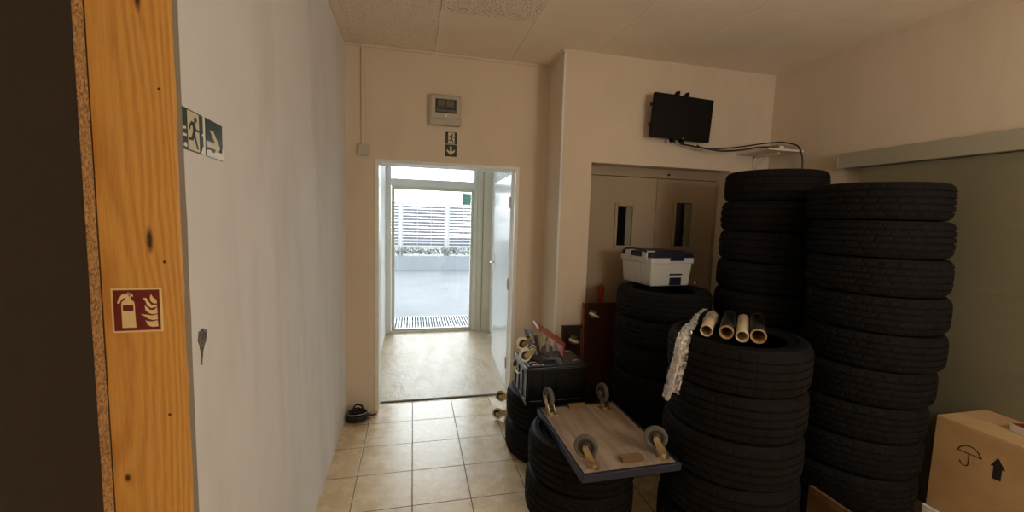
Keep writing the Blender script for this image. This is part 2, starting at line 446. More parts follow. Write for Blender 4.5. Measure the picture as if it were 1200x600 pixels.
# trims
b = MB()
b.box2((XL, YB-.012, ZC-.022), (XC, YB, ZC-.002)); b.box2((XC-.012, YR, ZC-.022), (XC, YB-.012, ZC-.002)); b.box2((XL, 1.09, ZC-.008), (XL+.006, YB, ZC))
struct(b.build('trim_ceiling_edge', 'wall'))
b = MB(); b.box2((XC-.007, YR-.004, .05), (XC+.010, YR+.010, ZC-.03), .003)
struct(b.build('trim_corner_bead', 'wall_left'))
b = MB()
b.box2((-.290, YB-.010, 0), (-.262, 3.70, 2.036), .002); b.box2((.832, YB-.010, 0), (.862, YB+.02, 2.036), .002); b.box2((-.262, YB-.010, 2.012), (.832, 3.70, 2.036), .002)
struct(b.build('trim_door_surround', 'alu_white'))
# vestibule
b = MB(); b.box2((-.50, 3.70, 0), (-.352, 5.9, 2.62)); struct(b.build('wall_vestibule_left', 'wall_white'))
b = MB(); b.box2((1.06, 3.70, 0), (1.3, 5.9, 2.62)); struct(b.build('wall_vestibule_right', 'wall_white'))
struct(MB().box2((-.5, 3.70, 2.6), (1.3, 5.9, 2.7)).build('ceiling_vestibule', 'wall_white'))
b = MB(); b.box2((.868, 5.72, 0), (.935, 5.9, 2.6)); b.box2((.945, 5.70, 0), (1.06, 5.9, 2.6)); b.box2((.93, 5.74, 0), (.95, 5.88, 2.6))
struct(b.build('trim_entrance_pier', 'alu_beige'))

# entrance: glazed door with transom
en = thing('door_1', 'white framed glass entrance door with transom at the far end of the passage', 'door', (0, 5.80, 0))
en['kind'] = 'structure'
b = MB()
b.box2((-.352, -.03, 0), (-.285, .05, 2.6), .004); b.box2((.815, -.03, 0), (.868, .05, 2.6), .004)
b.box2((-.285, -.03, 1.985), (.815, .05, 2.085), .004); b.box2((-.285, -.03, 2.52), (.815, .05, 2.6), .004); b.box2((-.285, -.03, 0), (.815, .05, .022), .004)
b.build('frame', 'alu_white', en)
MB().box2((-.285, .008, 2.085), (.815, .014, 2.52)).build('transom_pane', 'glass', en)
lf = MB()
lf.box2((-.280, -.02, .025), (-.236, .03, 1.982), .003); lf.box2((.782, -.02, .025), (.812, .03, 1.982), .003); lf.box2((-.236, -.02, 1.940), (.782, .03, 1.982), .003); lf.box2((-.236, -.02, .025), (.782, .03, .048), .003)
leaf = lf.build('door_leaf', 'alu_beige', en)
MB().box2((-.236, .004, .048), (.782, .010, 1.940)).build('glass_pane', 'glass', leaf)
MB().box2((.655, .0, 1.772), (.778, .0035, 1.925)).build('sticker', 'teal_sticker', leaf)['label'] = 'grey green square sticker in the upper corner'

# open inner door leaf
dl = thing('door_2', 'white glossy door leaf standing open along the right side of the passage', 'door', (.862, 3.72, 0), (0, 0, -math.radians(3)))
dl['kind'] = 'structure'
MB().box2((0, 0, .008), (.042, 1.06, 2.0), .003).build('door_leaf', 'white_lacquer', dl)
b = MB(); b.box2((-.006, .93, .98), (0, .975, 1.20), .002); b.cyl((-.006, .952, 1.10), (-.05, .952, 1.10), .010); b.cyl((-.045, .96, 1.10), (-.045, .83, 1.10), .010)
b.build('handle', 'alu_white', dl)
b = MB()
for z in (.25, 1.0, 1.75): b.cyl((-.004, .008, z-.05), (-.004, .008, z+.05), .009)
b.build('hinge', 'alu_white', dl)
b = MB(); b.box2((-.004, 1.0, .18), (.0, 1.045, .36), .001); b.cyl((-.004, 1.02, .22), (-.03, 1.02, .22), .012)
b.build('floor_bolt', 'alu_white', dl)

# ---------------------------------------------------------------- outside
struct(MB().box2((-9, 5.9, -.16), (12, 30, -.06)).build('ground_street', 'asphalt'))
struct(MB().box2((-2, 5.86, -.06), (3, 6.69, -.045)).build('ground_grate_pit', 'pit'))
b = MB(); 
b.box2((-9, 5.9, -.10), (-.37, 6.69, .0)); b.box2((1.10, 5.9, -.10), (12, 6.69, .0)); b.box2((-9, 6.69, -.08), (12, 12.5, -.004))
struct(b.build('street_surface', 'asphalt'))
gr = thing('floor_grate', 'long galvanised bar grate in the ground just outside the glass door', 'grate', (0, 0, 0))
b = MB(); b.box2((-.37, 5.87, -.04), (-.35, 6.68, 0)); b.box2((1.08, 5.87, -.04), (1.10, 6.68, 0)); b.box2((-.35, 5.87, -.04), (1.08, 5.89, 0)); b.box2((-.35, 6.66, -.04), (1.08, 6.68, 0))
b.build('frame', 'grate', gr)
b = MB()
for k in range(36): x = -.335+k*.04; b.box2((x-.009, 5.89, -.035), (x+.009, 6.66, -.001))
for y in (6.1, 6.4): b.box2((-.35, y-.006, -.036), (1.08, y+.006, -.01))
b.build('bars', 'grate', gr)
struct(MB().box2((-9, 12.5, -.1), (12, 12.8, .40), .01).build('wall_street_base', 'ext_wall'))
# planting strip: uncountable leaves
b = MB(); rnd = random.Random(3)
for k in range(2600):
    p = V((rnd.uniform(-3, 5), rnd.uniform(12.51, 12.57), rnd.uniform(.43, .62))); l = rnd.uniform(.05, .10)
    d = V((rnd.uniform(-1, 1), rnd.uniform(-1, .1), rnd.uniform(0, 1))).normalized(); s = d.orthogonal().normalized()*l*.32
    b.faces([p, p+d*l*.5+s, p+d*l, p+d*l*.5-s], [(0, 1, 2, 3)])
o = b.build('foliage', 'plantleaf'); o['kind'] = 'stuff'; tag(o, 'low bleached foliage on the wall across the street below the louvred fence', 'foliage')
def fence_panel(x0, x1, label):
    t = thing('fence_panel', label, 'fence', (x0, 12.68, .40), group='louvred fence panels across the street')
    w = x1-x0
    b = MB(); b.box2((0, -.04, 0), (.07, .04, 1.56)); b.box2((w-.07, -.04, 0), (w, .04, 1.56)); b.box2((.07, -.035, 1.50), (w-.07, .035, 1.56)); b.box2((.07, -.035, .22), (w-.07, .035, .28))
    b.build('frame', 'fence_post', t)
    b = MB(); rx = Matrix.Rotation(math.radians(38), 3, 'X')
    for k in range(13): b.box((w/2, 0, .33+k*.092), (w-.14, .012, .085), rx)
    b.build('slats', 'fence', t)
    b = MB()
    for f in (.36, .66): b.box2((w*f-.012, -.045, .28), (w*f+.012, -.025, 1.50))
    b.build('stiffener', 'fence_post', t)
    return t
for x0, x1, lb in ((-3.05, -1.72, 'pale louvred fence panel across the street hidden past the left door frame'), (-1.70, -.37, 'pale louvred fence panel across the street, cut off by the left door frame'),
                   (-.35, .98, 'complete pale louvred fence panel in the middle of the glass door'), (1.00, 2.33, 'pale louvred fence panel across the street, cut off by the right door frame'),
                   (2.35, 3.68, 'pale louvred fence panel across the street hidden behind the passage wall')):
    if -2 < x0 < 2: fence_panel(x0, x1, lb)

# ---------------------------------------------------------------- double door in the recess
dd = thing('door_3', 'cream double swing door in the recess with two narrow vision windows', 'door', (0, 3.205, 0))
dd['kind'] = 'structure'
b = MB(); b.box2((1.352, .0, 1.985), (2.618, .06, 2.06)); b.box2((1.352, .0, .0), (1.375, .06, 1.985)); b.box2((2.595, .0, .0), (2.618, .06, 1.985))
b.build('header_frame', 'door_cream', dd)
def vleaf(x0, x1, wx0, wx1, wz0, wz1):
    b = MB()
    b.box2((x0, .005, .01), (wx0, .05, 1.980)); b.box2((wx1, .005, .01), (x1, .05, 1.980)); b.box2((wx0, .005, .01), (wx1, .05, wz0)); b.box2((wx0, .005, wz1), (wx1, .05, 1.980))
    lf = b.build('door_leaf', 'door_cream', dd)
    b = MB(); f = .016
    b.box2((wx0-f, -.006, wz0-f), (wx0+f*.4, .012, wz1+f)); b.box2((wx1-f*.4, -.006, wz0-f), (wx1+f, .012, wz1+f)); b.box2((wx0, -.006, wz1-f*.4), (wx1, .012, wz1+f)); b.box2((wx0, -.006, wz0-f), (wx1, .012, wz0+f*.4))
    fr = b.build('window_frame', 'door_cream', lf)
    MB().box2((wx0, .024, wz0), (wx1, .03, wz1)).build('pane', 'darkglass', lf)
    MB().box2((wx0+.62*(wx1-wx0), .012, wz0), (wx1-.004, .023, wz1-.012)).build('inner_reveal', 'windowblind', lf)
vleaf(1.377, 2.018, 1.655, 1.805, 1.40, 1.745)
vleaf(2.022, 2.593, 2.205, 2.375, 1.40, 1.79)
b = MB(); b.cyl((2.12, .0, 2.015), (2.12, -.012, 2.015), .009, 12); b.build('screw_cap', 'blackmatte', dd)

# ---------------------------------------------------------------- sliding door and rail cover on the right wall
sd = thing('door_4', 'greenish grey sliding door panel on the right wall under the rail cover', 'door', (2.985, 0, 0))
sd['kind'] = 'structure'
b = MB()
b.box2((-.024, -.4, .02), (0, 2.25, 2.02), .002)
for z in (.46, .90, 1.30, 1.64): b.box2((-.0255, -.4, z-.012), (-.0235, 2.25, z+.012), .0008)
b.build('panel', 'green_panel', sd)
MB().box2((-.004, -.39, .02), (.008, 2.24, 2.02)).build('backing', 'green_panel', sd)
rc = thing('rail_cover', 'long grey sheet metal rail cover above the green sliding door', 'rail', (2.998, 0, 0))
b = MB(); b.box2((-.075, -.6, 2.026), (0, 2.395, 2.130), .003); b.build('cover', 'valance', rc)
MB().box2((-.079, 2.390, 2.022), (0, 2.397, 2.134), .001).build('end_cap', 'valance', rc)

# ---------------------------------------------------------------- signs
def disc(cx, cy, r, n=16): return [(cx+r*math.cos(2*PI*i/n), cy+r*math.sin(2*PI*i/n)) for i in range(n)]
def sign(name, label, o, ux, uy, w, h, base, border, bw=.0):
    """thin sticker; o = lower-left corner, ux/uy unit directions, outward = ux x uy"""
    t = thing(name, label, 'sign', o)
    MB().prism([(0, 0), (w, 0), (w, h), (0, h)], (0, 0, 0), ux, uy, .0012).build('backing', border, t)
    n = V(ux).cross(V(uy)).normalized()
    MB().prism([(bw, bw), (w-bw, bw), (w-bw, h-bw), (bw, h-bw)], n*.0012, ux, uy, .0006).build('panel', base, t)
    return t, n
def picto(t, n, ux, uy, polys, mat, name='pictogram', off=.0018):
    b = MB()
    for p in polys: b.prism(p, n*off, ux, uy, .0006)
    return b.build(name, mat, t)
# fire extinguisher sign on the plank (0..1 box scaled)
ux, uy = V((1, 0, .012)), V((-.0, 0, 1))
W, H = .094, .098
t, n = sign('fire_extinguisher_sign', 'dark red sign with cream extinguisher and flames on the pine plank', (-.632, 1.0600, 1.342), ux, uy, W, H, 'sign_red', 'sign_cream', .0042)
q = lambda pts: [(x*W, y*H) for x, y in pts]
ext = [q([(.20, .11), (.47, .11), (.46, .49), (.20, .49)]), q([(.20, .62), (.46, .62), (.45, .69), (.40, .745), (.27, .745), (.21, .69)]), q([(.20, .49), (.225, .49), (.225, .62), (.20, .62)]), q([(.435, .49), (.46, .49), (.46, .62), (.435, .62)]),
       q([(.28, .745), (.39, .745), (.38, .88), (.30, .88)]), q([(.29, .80), (.30, .89), (.22, .86), (.155, .77), (.12, .67), (.165, .66), (.20, .74)]), q([(.36, .82), (.44, .81), (.42, .87), (.33, .91)])]
fl = [q([(.96-.05, .12), (.90, .26), (.78, .235), (.69, .25), (.66, .27), (.70, .16), (.78, .115)]),
      q([(.905, .28), (.90, .40), (.80, .37), (.71, .39), (.57, .41), (.66, .35), (.72, .30), (.80, .27)]),
      q([(.905, .42), (.90, .56), (.84, .50), (.76, .50), (.66, .60), (.67, .50), (.72, .44), (.80, .40)]),
      q([(.90, .57), (.89, .62), (.80, .60), (.74, .68), (.70, .77), (.62, .78), (.68, .70), (.71, .60), (.79, .54)]),
      q([(.90, .645), (.90, .72), (.83, .78), (.79, .86), (.77, .79), (.78, .70), (.83, .65)])]
picto(t, n, ux, uy, ext, 'sign_cream', 'extinguisher_pictogram'); picto(t, n, ux, uy, fl, 'sign_cream', 'flame_pictogram')
# running-man pictogram, unit square
def man(W, H):
    q = lambda pts: [(x*W, y*H) for x, y in pts]
    return ([q([(.24, .04), (.78, .04), (.78, .96), (.24, .96)])],
            [[(x*W, y*H) for x, y in disc(.60, .80, .065)], q([(.44, .72), (.56, .74), (.60, .62), (.56, .44), (.46, .44), (.47, .58)]), q([(.47, .72), (.42, .74), (.30, .62), (.29, .52), (.33, .52), (.36, .60), (.46, .66)]),
             q([(.56, .70), (.62, .58), (.76, .58), (.76, .53), (.60, .52), (.54, .60)]), q([(.46, .46), (.56, .46), (.64, .28), (.72, .10), (.65, .10), (.56, .26)]), q([(.46, .48), (.54, .44), (.46, .28), (.26, .27), (.26, .33), (.40, .35)])])
ux, uy = V((0, 1, -.03)), V((0, 0, 1)); W, H = .097, .096
t, n = sign('exit_sign', 'green running man sticker on the white left wall beside the plank', (XL, 1.098, 1.749), ux, uy, W, H, 'sign_green', 'sign_white', .001)
a, m_ = man(W, H); picto(t, n, ux, uy, a, 'sign_film', 'doorway_pictogram'); picto(t, n, ux, uy, m_, 'sign_green', 'running_man_pictogram', .0025)
for pp in [[(.0, .045), (.012, .047), (.012, .052), (.0, .051)], [(.0, .030), (.014, .031), (.013, .036), (0, .036)], [(.0, .008), (.012, .006), (.016, .012), (.010, .017), (.002, .014)], [(.075, .001), (.096, .001), (.096, .018), (.088, .020), (.084, .010)], [(.085, .046), (.096, .047), (.096, .053), (.088, .051)]]: picto(t, n, ux, uy, [pp], 'sign_white', 'peeling_spot', .0032)
t, n = sign('arrow_sign', 'green direction arrow sticker on the white left wall right of the running man', (XL, 1.205, 1.7465), ux, uy, W, H, 'sign_green', 'sign_white', .001)
q = lambda pts: [(x*W, y*H) for x, y in pts]
picto(t, n, ux, uy, [q([(.24, .72), (.45, .72), (.82, .34), (.50, .02), (.32, .02), (.56, .26), (.04, .26), (.04, .42), (.54, .42)])], 'sign_film', 'arrow_pictogram')
for pp in [q([(.02, .02), (.98, .02), (.98, .20), (.72, .22), (.40, .15), (.20, .20), (.02, .17)]), q([(.90, .20), (.98, .22), (.98, .42), (.93, .34)]), q([(.02, .38), (.12, .34), (.30, .30), (.10, .30), (.02, .33)])]: picto(t, n, ux, uy, [pp], 'sign_white', 'peeling_spot', .0028)
# signs above the doorway
ux, uy = V((1, 0, .0)), V((0, 0, 1)); W = H = .094
t, n = sign('exit_sign', 'small running man sticker above the doorway directly under the meter box', (.246, YB, 2.186), ux, uy, W, H, 'sign_green', 'sign_film', .0)
a, m_ = man(W, H); picto(t, n, ux, uy, a, 'sign_film', 'doorway_pictogram'); picto(t, n, ux, uy, m_, 'sign_green', 'running_man_pictogram', .0025)
t, n = sign('arrow_sign', 'small downward arrow sticker above the doorway under the running man sticker', (.244, YB, 2.088), ux, uy, W, H, 'sign_green', 'sign_film', .0)
q = lambda pts: [(x*W, y*H) for x, y in pts]
picto(t, n, ux, uy, [q([(.42, .86), (.58, .86), (.58, .42), (.84, .60), (.84, .42), (.5, .12), (.16, .42), (.16, .60), (.42, .42)])], 'sign_film', 'arrow_pictogram')

# scuff mark on the left wall (dried smear, shape of its own)
b = MB()
pts = [(1.136, 1.318), (1.158, 1.322), (1.178, 1.312), (1.173, 1.290), (1.158, 1.272), (1.153, 1.258), (1.146, 1.232), (1.140, 1.234), (1.143, 1.262), (1.138, 1.285), (1.131, 1.295)]
b.prism([(y-1.13, z-1.23) for y, z in pts], (XL, 1.13, 1.23), (0, 1, 0), (0, 0, 1), .0012)
sm = NT('dark_scuff'); sm.set(Base_Color=sm.ramp(sm.noise(150, 4), [(.3, sc(58, 52, 48)), (.7, sc(150, 142, 134))]), Roughness=.9, Alpha=sm.ramp(sm.noise(170, 5, rough=.7), [(.40, (0, 0, 0, 1)), (.52, (1, 1, 1, 1))]))
b.build('scuff_mark', sm.m, wl)

# ---------------------------------------------------------------- meter box, switch and conduit
mbx = thing('meter_box', 'grey electrical box with a dark display window above the doorway', 'electrical box', (.24, YB, 2.437))
MB().box2((-.123, -.055, -.117), (.123, 0, .117), .012).build('body', 'greyplastic', mbx)
d = MB(); d.box2((-.112, -.068, -.070), (.112, -.052, .104), .010); dr = d.build('front_cover', 'greyplastic', mbx)
b = MB(); b.box2((-.078, -.0712, -.028), (.084, -.067, .078), .003); wn = b.build('display_window', simple('dark_display', sc(62, 60, 54), .25, .2, 60), mbx)
b = MB(); b.box2((-.070, -.073, .012), (.076, -.0705, .016)); b.box2((-.070, -.073, -.020), (.076, -.0705, -.002)); b.box2((-.06, -.0735, .022), (-.01, -.0705, .07)); b.box2((.005, -.0735, .022), (.065, -.0705, .07))
b.build('breaker_row', simple('breakers', sc(96, 92, 84), .5, .3, 90), mbx)
b = MB(); b.cyl((.0, -.068, -.048), (.0, -.080, -.048), .011, 14); b.build('knob', simple('cream_knob', sc(226, 214, 170), .4), mbx)['label'] = 'small cream lock knob'
sw = thing('switch_box', 'small pale switch box at the lower end of the conduit left of the doorway', 'switch', (-.372, YB, 2.096))
MB().box2((-.040, -.036, -.043), (.040, 0, .043), .005).build('body', 'greyplastic', sw)
MB().box2((-.034, -.040, -.037), (.034, -.034, .037), .003).build('cover', 'greyplastic', sw)
tag(MB().box2((-.386, YB-.020, 2.140), (-.362, YB, ZC-.023), .003).build('conduit', 'wall'), 'thin vertical cable conduit running from the ceiling to the switch box', 'conduit')

# ---------------------------------------------------------------- monitor on the wall
mo = thing('monitor', 'black flat monitor on a wall bracket above the double door', 'monitor', (2.055, 2.98, 2.433), (math.radians(3), math.radians(1.2), math.radians(2)))
MB().box2((-.268, -.018, -.165), (.268, .016, .165), .006).build('housing', 'blackmatte', mo)
MB().box2((-.255, -.0195, -.145), (.255, -.017, .153), .001).build('screen', 'screen', mo)
MB().box2((.012, -.021, -.158), (.028, -.0185, -.152), .001).build('badge', 'sign_white', mo)['label'] = 'tiny white badge on lower rim'
for x in (-.065, .020):
    b = MB()
    for s in (1, -1):
        b.box2((x-.006, -.024, s*.165-.01), (x+.006, .03, s*.165+.01)) ; b.box((x, -.006, s*.182), (.022, .036, .022), None, .004)
        b.box2((x-.008, .016, 0), (x+.008, .026, s*.185))
    b.build('clamp', 'blackmatte', mo)
for z in (.075, -.075): MB().box2((-.288, -.008, z-.012), (-.264, .012, z+.012), .003).build('side_button', 'blackmatte', mo)
b = MB(); b.box2((-.07, .016, -.07), (.05, .036, .07), .003); b.box2((-.03, .036, -.025), (.02, .085, .025), .003); b.build('wall_bracket', 'blackmatte', mo)

# shelf with adapter and cables
sh = thing('wall_shelf', 'small white corner shelf holding cables beside the monitor', 'shelf', (2.66, 2.735, 2.195))
MB().box2((0, 0, 0), (.336, .333, .016), .002).build('board', 'shelfpaint', sh)
b = MB(); b.box2((.17, .313, -.16), (.192, .333, 0)); b.box2((.17, .08, -.014), (.192, .333, 0)); b.tube([(.181, .32, -.12), (.181, .20, -.008)], .006)
b.build('bracket', 'shelfpaint', sh)
ad = thing('power_adapter', 'grey flat power box with cables lying on the white corner shelf', 'adapter', (2.862, 2.80, 2.2125))
MB().box2((-.085, -.035, 0), (.085, .035, .034), .006).build('body', 'adaptergrey', ad)
b = MB(); b.box2((-.07, -.0362, .010), (-.03, -.0345, .024)); b.build('label_plate', 'sign_white', ad)
tag(MB().tube(spline([(2.085, 3.02, 2.245), (2.14, 2.985, 2.230), (2.25, 2.93, 2.205), (2.38, 2.90, 2.19), (2.52, 2.86, 2.20), (2.62, 2.80, 2.217), (2.70, 2.775, 2.222), (2.765, 2.80, 2.226)]), .0070).build('power_cable', 'cable'), 'black cable sagging from the monitor to the white corner shelf', 'cable')
tag(MB().tube(spline([(2.24, 3.02, 2.245), (2.245, 2.985, 2.222), (2.285, 2.97, 2.212), (2.40, 2.945, 2.215), (2.55, 2.885, 2.232), (2.66, 2.815, 2.250), (2.76, 2.775, 2.262), (2.83, 2.775, 2.268), (2.93, 2.77, 2.258), (2.95, 2.745, 2.236), (2.955, 2.722, 2.19), (2.972, 2.715, 2.08), (2.97, 2.70, 1.7)]), .0055).build('video_cable', 'cable'), 'thin black cable looping over the shelf and dropping behind the corner tyres', 'cable')

# ---------------------------------------------------------------- tyres
def tyre_proto(R, w, style, label):
    t = thing('tyre', label, 'tyre')
    h = w/2; rim = R*.66; N = 168
    # tread band: outer profile with four grooves (from lower shoulder to upper shoulder), back along the liner
    gx = [-.26, -.085, .085, .26] if style != 1 else [-.24, 0, .24]
    gd, gw = .0075, .0065
    prof = [(R-.016, -h*.90), (R-.007, -h*.78)]; rib = [0, 1]; last = -h*.74
    zs = [-h*.66]
    prof.append((R-.0035, -h*.66)); rib.append(1)
    for g in gx:
        z = g*w
        cr = lambda zz: R-.0035*(abs(zz)/h)**2
        prof += [(cr(z-gw), z-gw*.75), (cr(z)-gd, z-gw*.45), (cr(z)-gd, z+gw*.45), (cr(z+gw), z+gw*.75)]
        rib += [2, 0, 0, 3]
    prof += [(R-.0035, h*.66), (R-.007, h*.78), (R-.016, h*.90)]; rib += [4, 4, 0]
    nout = len(prof)
    prof += [(R-.030, h*.84), (R-.026, 0), (R-.030, -h*.84)]
    def fn(k, i):
        if k >= nout or rib[k] == 0: return 0
        sh = {1: 0, 2: 2, 3: 4, 4: 6}[rib[k]]
        if style == 0: per, dep = 6, .0055
        elif style == 1: per, dep = 4, .004
        else: per, dep = 6, .0032
        edge = rib[k] in (1, 4)
        j = (i+sh*(1 if style != 2 else 0)+(k % 3 if style == 0 else 0)) % per
        return -dep*(1 if edge else .7) if j == 0 else 0
    MB().lathe(prof, N, closed=True, fn=fn, smooth=False).build('tread', 'tread', t, (0, 0, h))
    for s in (1, -1):
        p = [(R-.016, .90), (R-.022, .955), (R-.034, .985), (R-.05, .997), (R-.052, .985), (R-.056, .985), (R-.058, 1.0), (R-.5*(R-rim), 1.0), (rim+.024, .93), (rim+.020, .915), (rim+.016, .925), (rim+.006, .86), (rim, .80), (rim+.002, .70), (rim+.012, .66), (R-.5*(R-rim), .86), (R-.030, .84)]
        p = [(r, s*z*h) for r, z in p]
        def fs(k, i): return 0
        MB().lathe(p if s > 0 else p[::-1], 84, closed=True).build('sidewall', 'sidewall', t, (0, 0, h))
    return t
PR = {}
def stack(key, R, pitch, style, c, labels, offs, group, tilts=None):
    pk = (R, pitch, style)
    for k, lb in enumerate(labels):
        if pk not in PR: PR[pk] = o = tyre_proto(R, pitch-.0015, style, lb)
        else: o = copy_tree(PR[pk]); o['label'] = lb
        o['group'] = group
        dx, dy = offs[k % len(offs)]
        o.location = (c[0]+dx, c[1]+dy, k*pitch+.0005); o.rotation_euler = (0, 0, random.uniform(0, 6))
ORD = ['topmost', 'second from top', 'third from top', 'fourth from top', 'fifth from top', 'sixth from top', 'seventh from top', 'eighth from top', 'ninth from top', 'lowest']
def labs(n, where): return ['%s black tyre %s' % (ORD[i] if i < n-1 else 'lowest', where) for i in range(n-1, -1, -1)]
stack('A', .300, .1965, 1, (2.355, 2.352), labs(10, 'of the tall stack under the corner shelf'), [(-.025, -.0), (-.02, 0), (-.028, .0), (-.012, .005), (-.02, .0), (-.012, .004), (-.008, .003), (-.005, 0), (-.004, .003), (.006, 0)], 'tyres stacked under the corner shelf')
stack('B', .300, .1842, 0, (2.395, 1.735), labs(10, 'of the tall stack behind the cardboard box'), [(-.01, .0), (-.015, 0), (-.005, 0), (.0, 0), (.010, -.012), (.024, -.028), (.022, -.026), (.016, -.018), (.012, -.012), (.002, 0)], 'tyres stacked behind the cardboard box')
stack('C', .320, .2155, 2, (1.582, 1.725), labs(5, 'of the front stack carrying the cardboard tubes'), [(-.004, 0), (.004, .004), (-.003, 0), (0.004, .004), (0, 0)], 'tyres stacked under the cardboard tubes')
stack('D', .320, .1925, 0, (1.735, 2.60), labs(6, 'of the stack carrying the white cool box'), [(-.01, 0), (.004, 0), (-.006, 0), (.006, 0), (-.004, 0), (0, 0)], 'tyres stacked under the cool box')
stack('E', .300, .2290, 0, (.925, 2.075), ['lower black tyre under the blue edged dolly', 'upper black tyre directly under the blue edged dolly'], [(-.006, 0), (.006, .0)], 'tyres under the upturned dolly')
stack('F', .310, .2200, 0, (.952, 2.70), ['lower black tyre on the tiles under the black crate', 'upper black tyre directly under the black crate'], [(0, 0), (.004, .003)], 'tyres under the black crate')

# ---------------------------------------------------------------- casters
def caster(parent, loc, ang, R=.052, lean=.034, tyre='grey_rubber', steel='steel', hubm='hub_dark', wid=.024):
    """swivel caster standing on local +Z of its parent (base plate on the board), wheel axis along local x turned by ang"""
    mx = Matrix.Translation(loc) @ Matrix.Rotation(ang, 4, 'Z')
    hz = .026+R+.006; ctr = V((0, lean, hz))
    b = MB(); b.box((0, 0, .002), (.070, .058, .004), None, .0015)
    for x in (-.027, .027):
        for y in (-.021, .021): b.cyl((x, y, .003), (x, y, .008), .006, 6)
    b.cyl((0, 0, .004), (0, 0, .020), .023, 20, .019); b.xf(mx)
    pl = b.build('caster', steel, parent)
    b = MB()
    for s in (-1, 1):
        x = s*(wid/2+.0045)
        poly = [(-.020, .018), (.022, .018), (lean+.013, hz-.006), (lean+.010, hz+.011), (lean-.008, hz+.012), (lean-.015, hz+.0)]
        if s > 0: b.prism([(p[0], p[1]) for p in poly], (x, 0, 0), (0, 1, 0), (0, 0, 1), .0024)
        else: b.prism([(p[0], p[1]) for p in poly], (x-.0024, 0, 0), (0, 1, 0), (0, 0, 1), .0024)
    b.box((0, 0, .019), (wid+.0138, .042, .003)); b.xf(mx)
    b.build('fork', steel if steel != 'steel' else 'gold', pl)
    b = MB(); wm = Matrix.Translation(ctr) @ Matrix.Rotation(PI/2, 4, 'Y'); hw = wid/2
    b.lathe([(R*.66, -hw*.8), (R*.93, -hw), (R*.985, -hw*.6), (R, 0), (R*.985, hw*.6), (R*.93, hw), (R*.66, hw*.8)], 36, wm, closed=True); b.xf(mx)
    b.build('wheel_tyre', tyre, pl)
    b = MB(); b.lathe([(.006, -hw*.9), (R*.25, -hw*.9), (R*.28, -hw*.5), (R*.60, -hw*.45), (R*.66, -hw*.8), (R*.67, 0), (R*.66, hw*.8), (R*.60, hw*.45), (R*.28, hw*.5), (R*.25, hw*.9), (.006, hw*.9)], 30, wm, closed=True); b.xf(mx)
    b.build('wheel_hub', hubm, pl)
    b = MB(); b.cyl((-hw-.011, lean, hz), (hw+.011, lean, hz), .0045, 8); b.cyl((-hw-.013, lean, hz), (-hw-.007, lean, hz), .008, 6); b.cyl((hw+.007, lean, hz), (hw+.013, lean, hz), .008, 6); b.xf(mx)
    b.build('axle_bolt', 'steel', pl)
    return pl

# upturned blue-edged dolly on the two front tyres
dy = thing('furniture_dolly', 'upturned plywood dolly with navy edges and four grey wheels pointing up', 'dolly', (.978, 1.945, .4595), (0, 0, math.radians(.5)))
MB().box2((-.235, -.322, .004), (.235, .322, .034), .001).build('board', 'ply', dy)
b = MB()
b.box2((-.250, -.337, 0), (.250, -.320, .038), .004); b.box2((-.250, .320, 0), (.250, .337, .038), .004); b.box2((-.250, -.322, 0), (-.233, .322, .038), .004); b.box2((.233, -.322, 0), (.250, .322, .038), .004)
b.build('edge_strip', 'navy', dy)
b = MB(); b.box((.030, -.262, .045), (.110, .040, .022), None, .002); b.build('cleat', 'cleat', dy)
b = MB(); b.box((-.010, .300, .045), (.110, .030, .022), None, .002); b.build('cleat', 'cleat', dy)
for x, y, a in ((-.170, -.272, 60), (.200, -.258, 62), (-.195, .245, 8), (.150, .250, 6)):
    caster(dy, (x, y, .034), math.radians(a), .056, .036, 'grey_rubber', 'gold')

# black folding crate
cr = thing('plastic_crate', 'black plastic crate with closed lid on two tyres behind the upturned dolly', 'crate', (.898, 2.572, .4405))
b = MB(); L_, W_, H_ = .200, .155, .235
b.box2((-L_+.012, -W_+.012, 0), (L_-.012, W_-.012, .012)); 
for s in (-1, 1):
    b.box2((-L_+.004, s*W_-s*.006, 0.004), (L_-.004, s*W_-s*.002, H_)); b.box2((s*L_-s*.006, -W_+.004, .004), (s*L_-s*.002, W_-.004, H_))
    for k in range(5):
        x = -L_+.012+k*(2*L_-.024)/4; b.box2((x-.006, s*W_-s*.004, .01), (x+.006, s*W_+s*.004, H_-.01), .001)
    for k in range(4):
        y = -W_+.012+k*(2*W_-.024)/3; b.box2((s*L_-s*.004, y-.006, .01), (s*L_+s*.004, y+.006, H_-.01), .001)
    b.box2((-L_, s*W_-s*.008, H_-.03), (L_, s*W_+s*.006, H_), .002); b.box2((s*L_-s*.008, -W_, H_-.03), (s*L_+s*.006, W_, H_), .002)
    b.box2((-L_, s*W_-s*.008, .0), (L_, s*W_+s*.003, .03), .002); b.box2((s*L_-s*.008, -W_, .0), (s*L_+s*.003, W_, .03), .002)
b.build('body', 'blackplastic', cr)
for x0, x1 in ((-L_-.004, -.002), (.002, L_+.004)):
    b = MB(); b.box2((x0, -W_-.004, H_), (x1, W_+.004, H_+.010), .003); b.box2((x0+.02, -W_+.02, H_+.009), (x1-.02, W_-.02, H_+.016), .003); b.build('lid', 'blackplastic', cr)
b = MB()
for x in (-L_+.03, L_-.075): 
    for y in (-.09, .08): b.tube([(x, y, H_+.016), (x+.01, y, H_+.024), (x+.04, y, H_+.024), (x+.05, y, H_+.016)], .0035)
b.build('lid_hinge', 'steel', cr)['label'] = 'shiny hinge wires on lid'
MB().box2((-.155, -.128, H_+.016), (-.085, -.098, H_+.0168)).build('paper_label', 'sign_white', cr)['label'] = 'small pale paper label on lid'
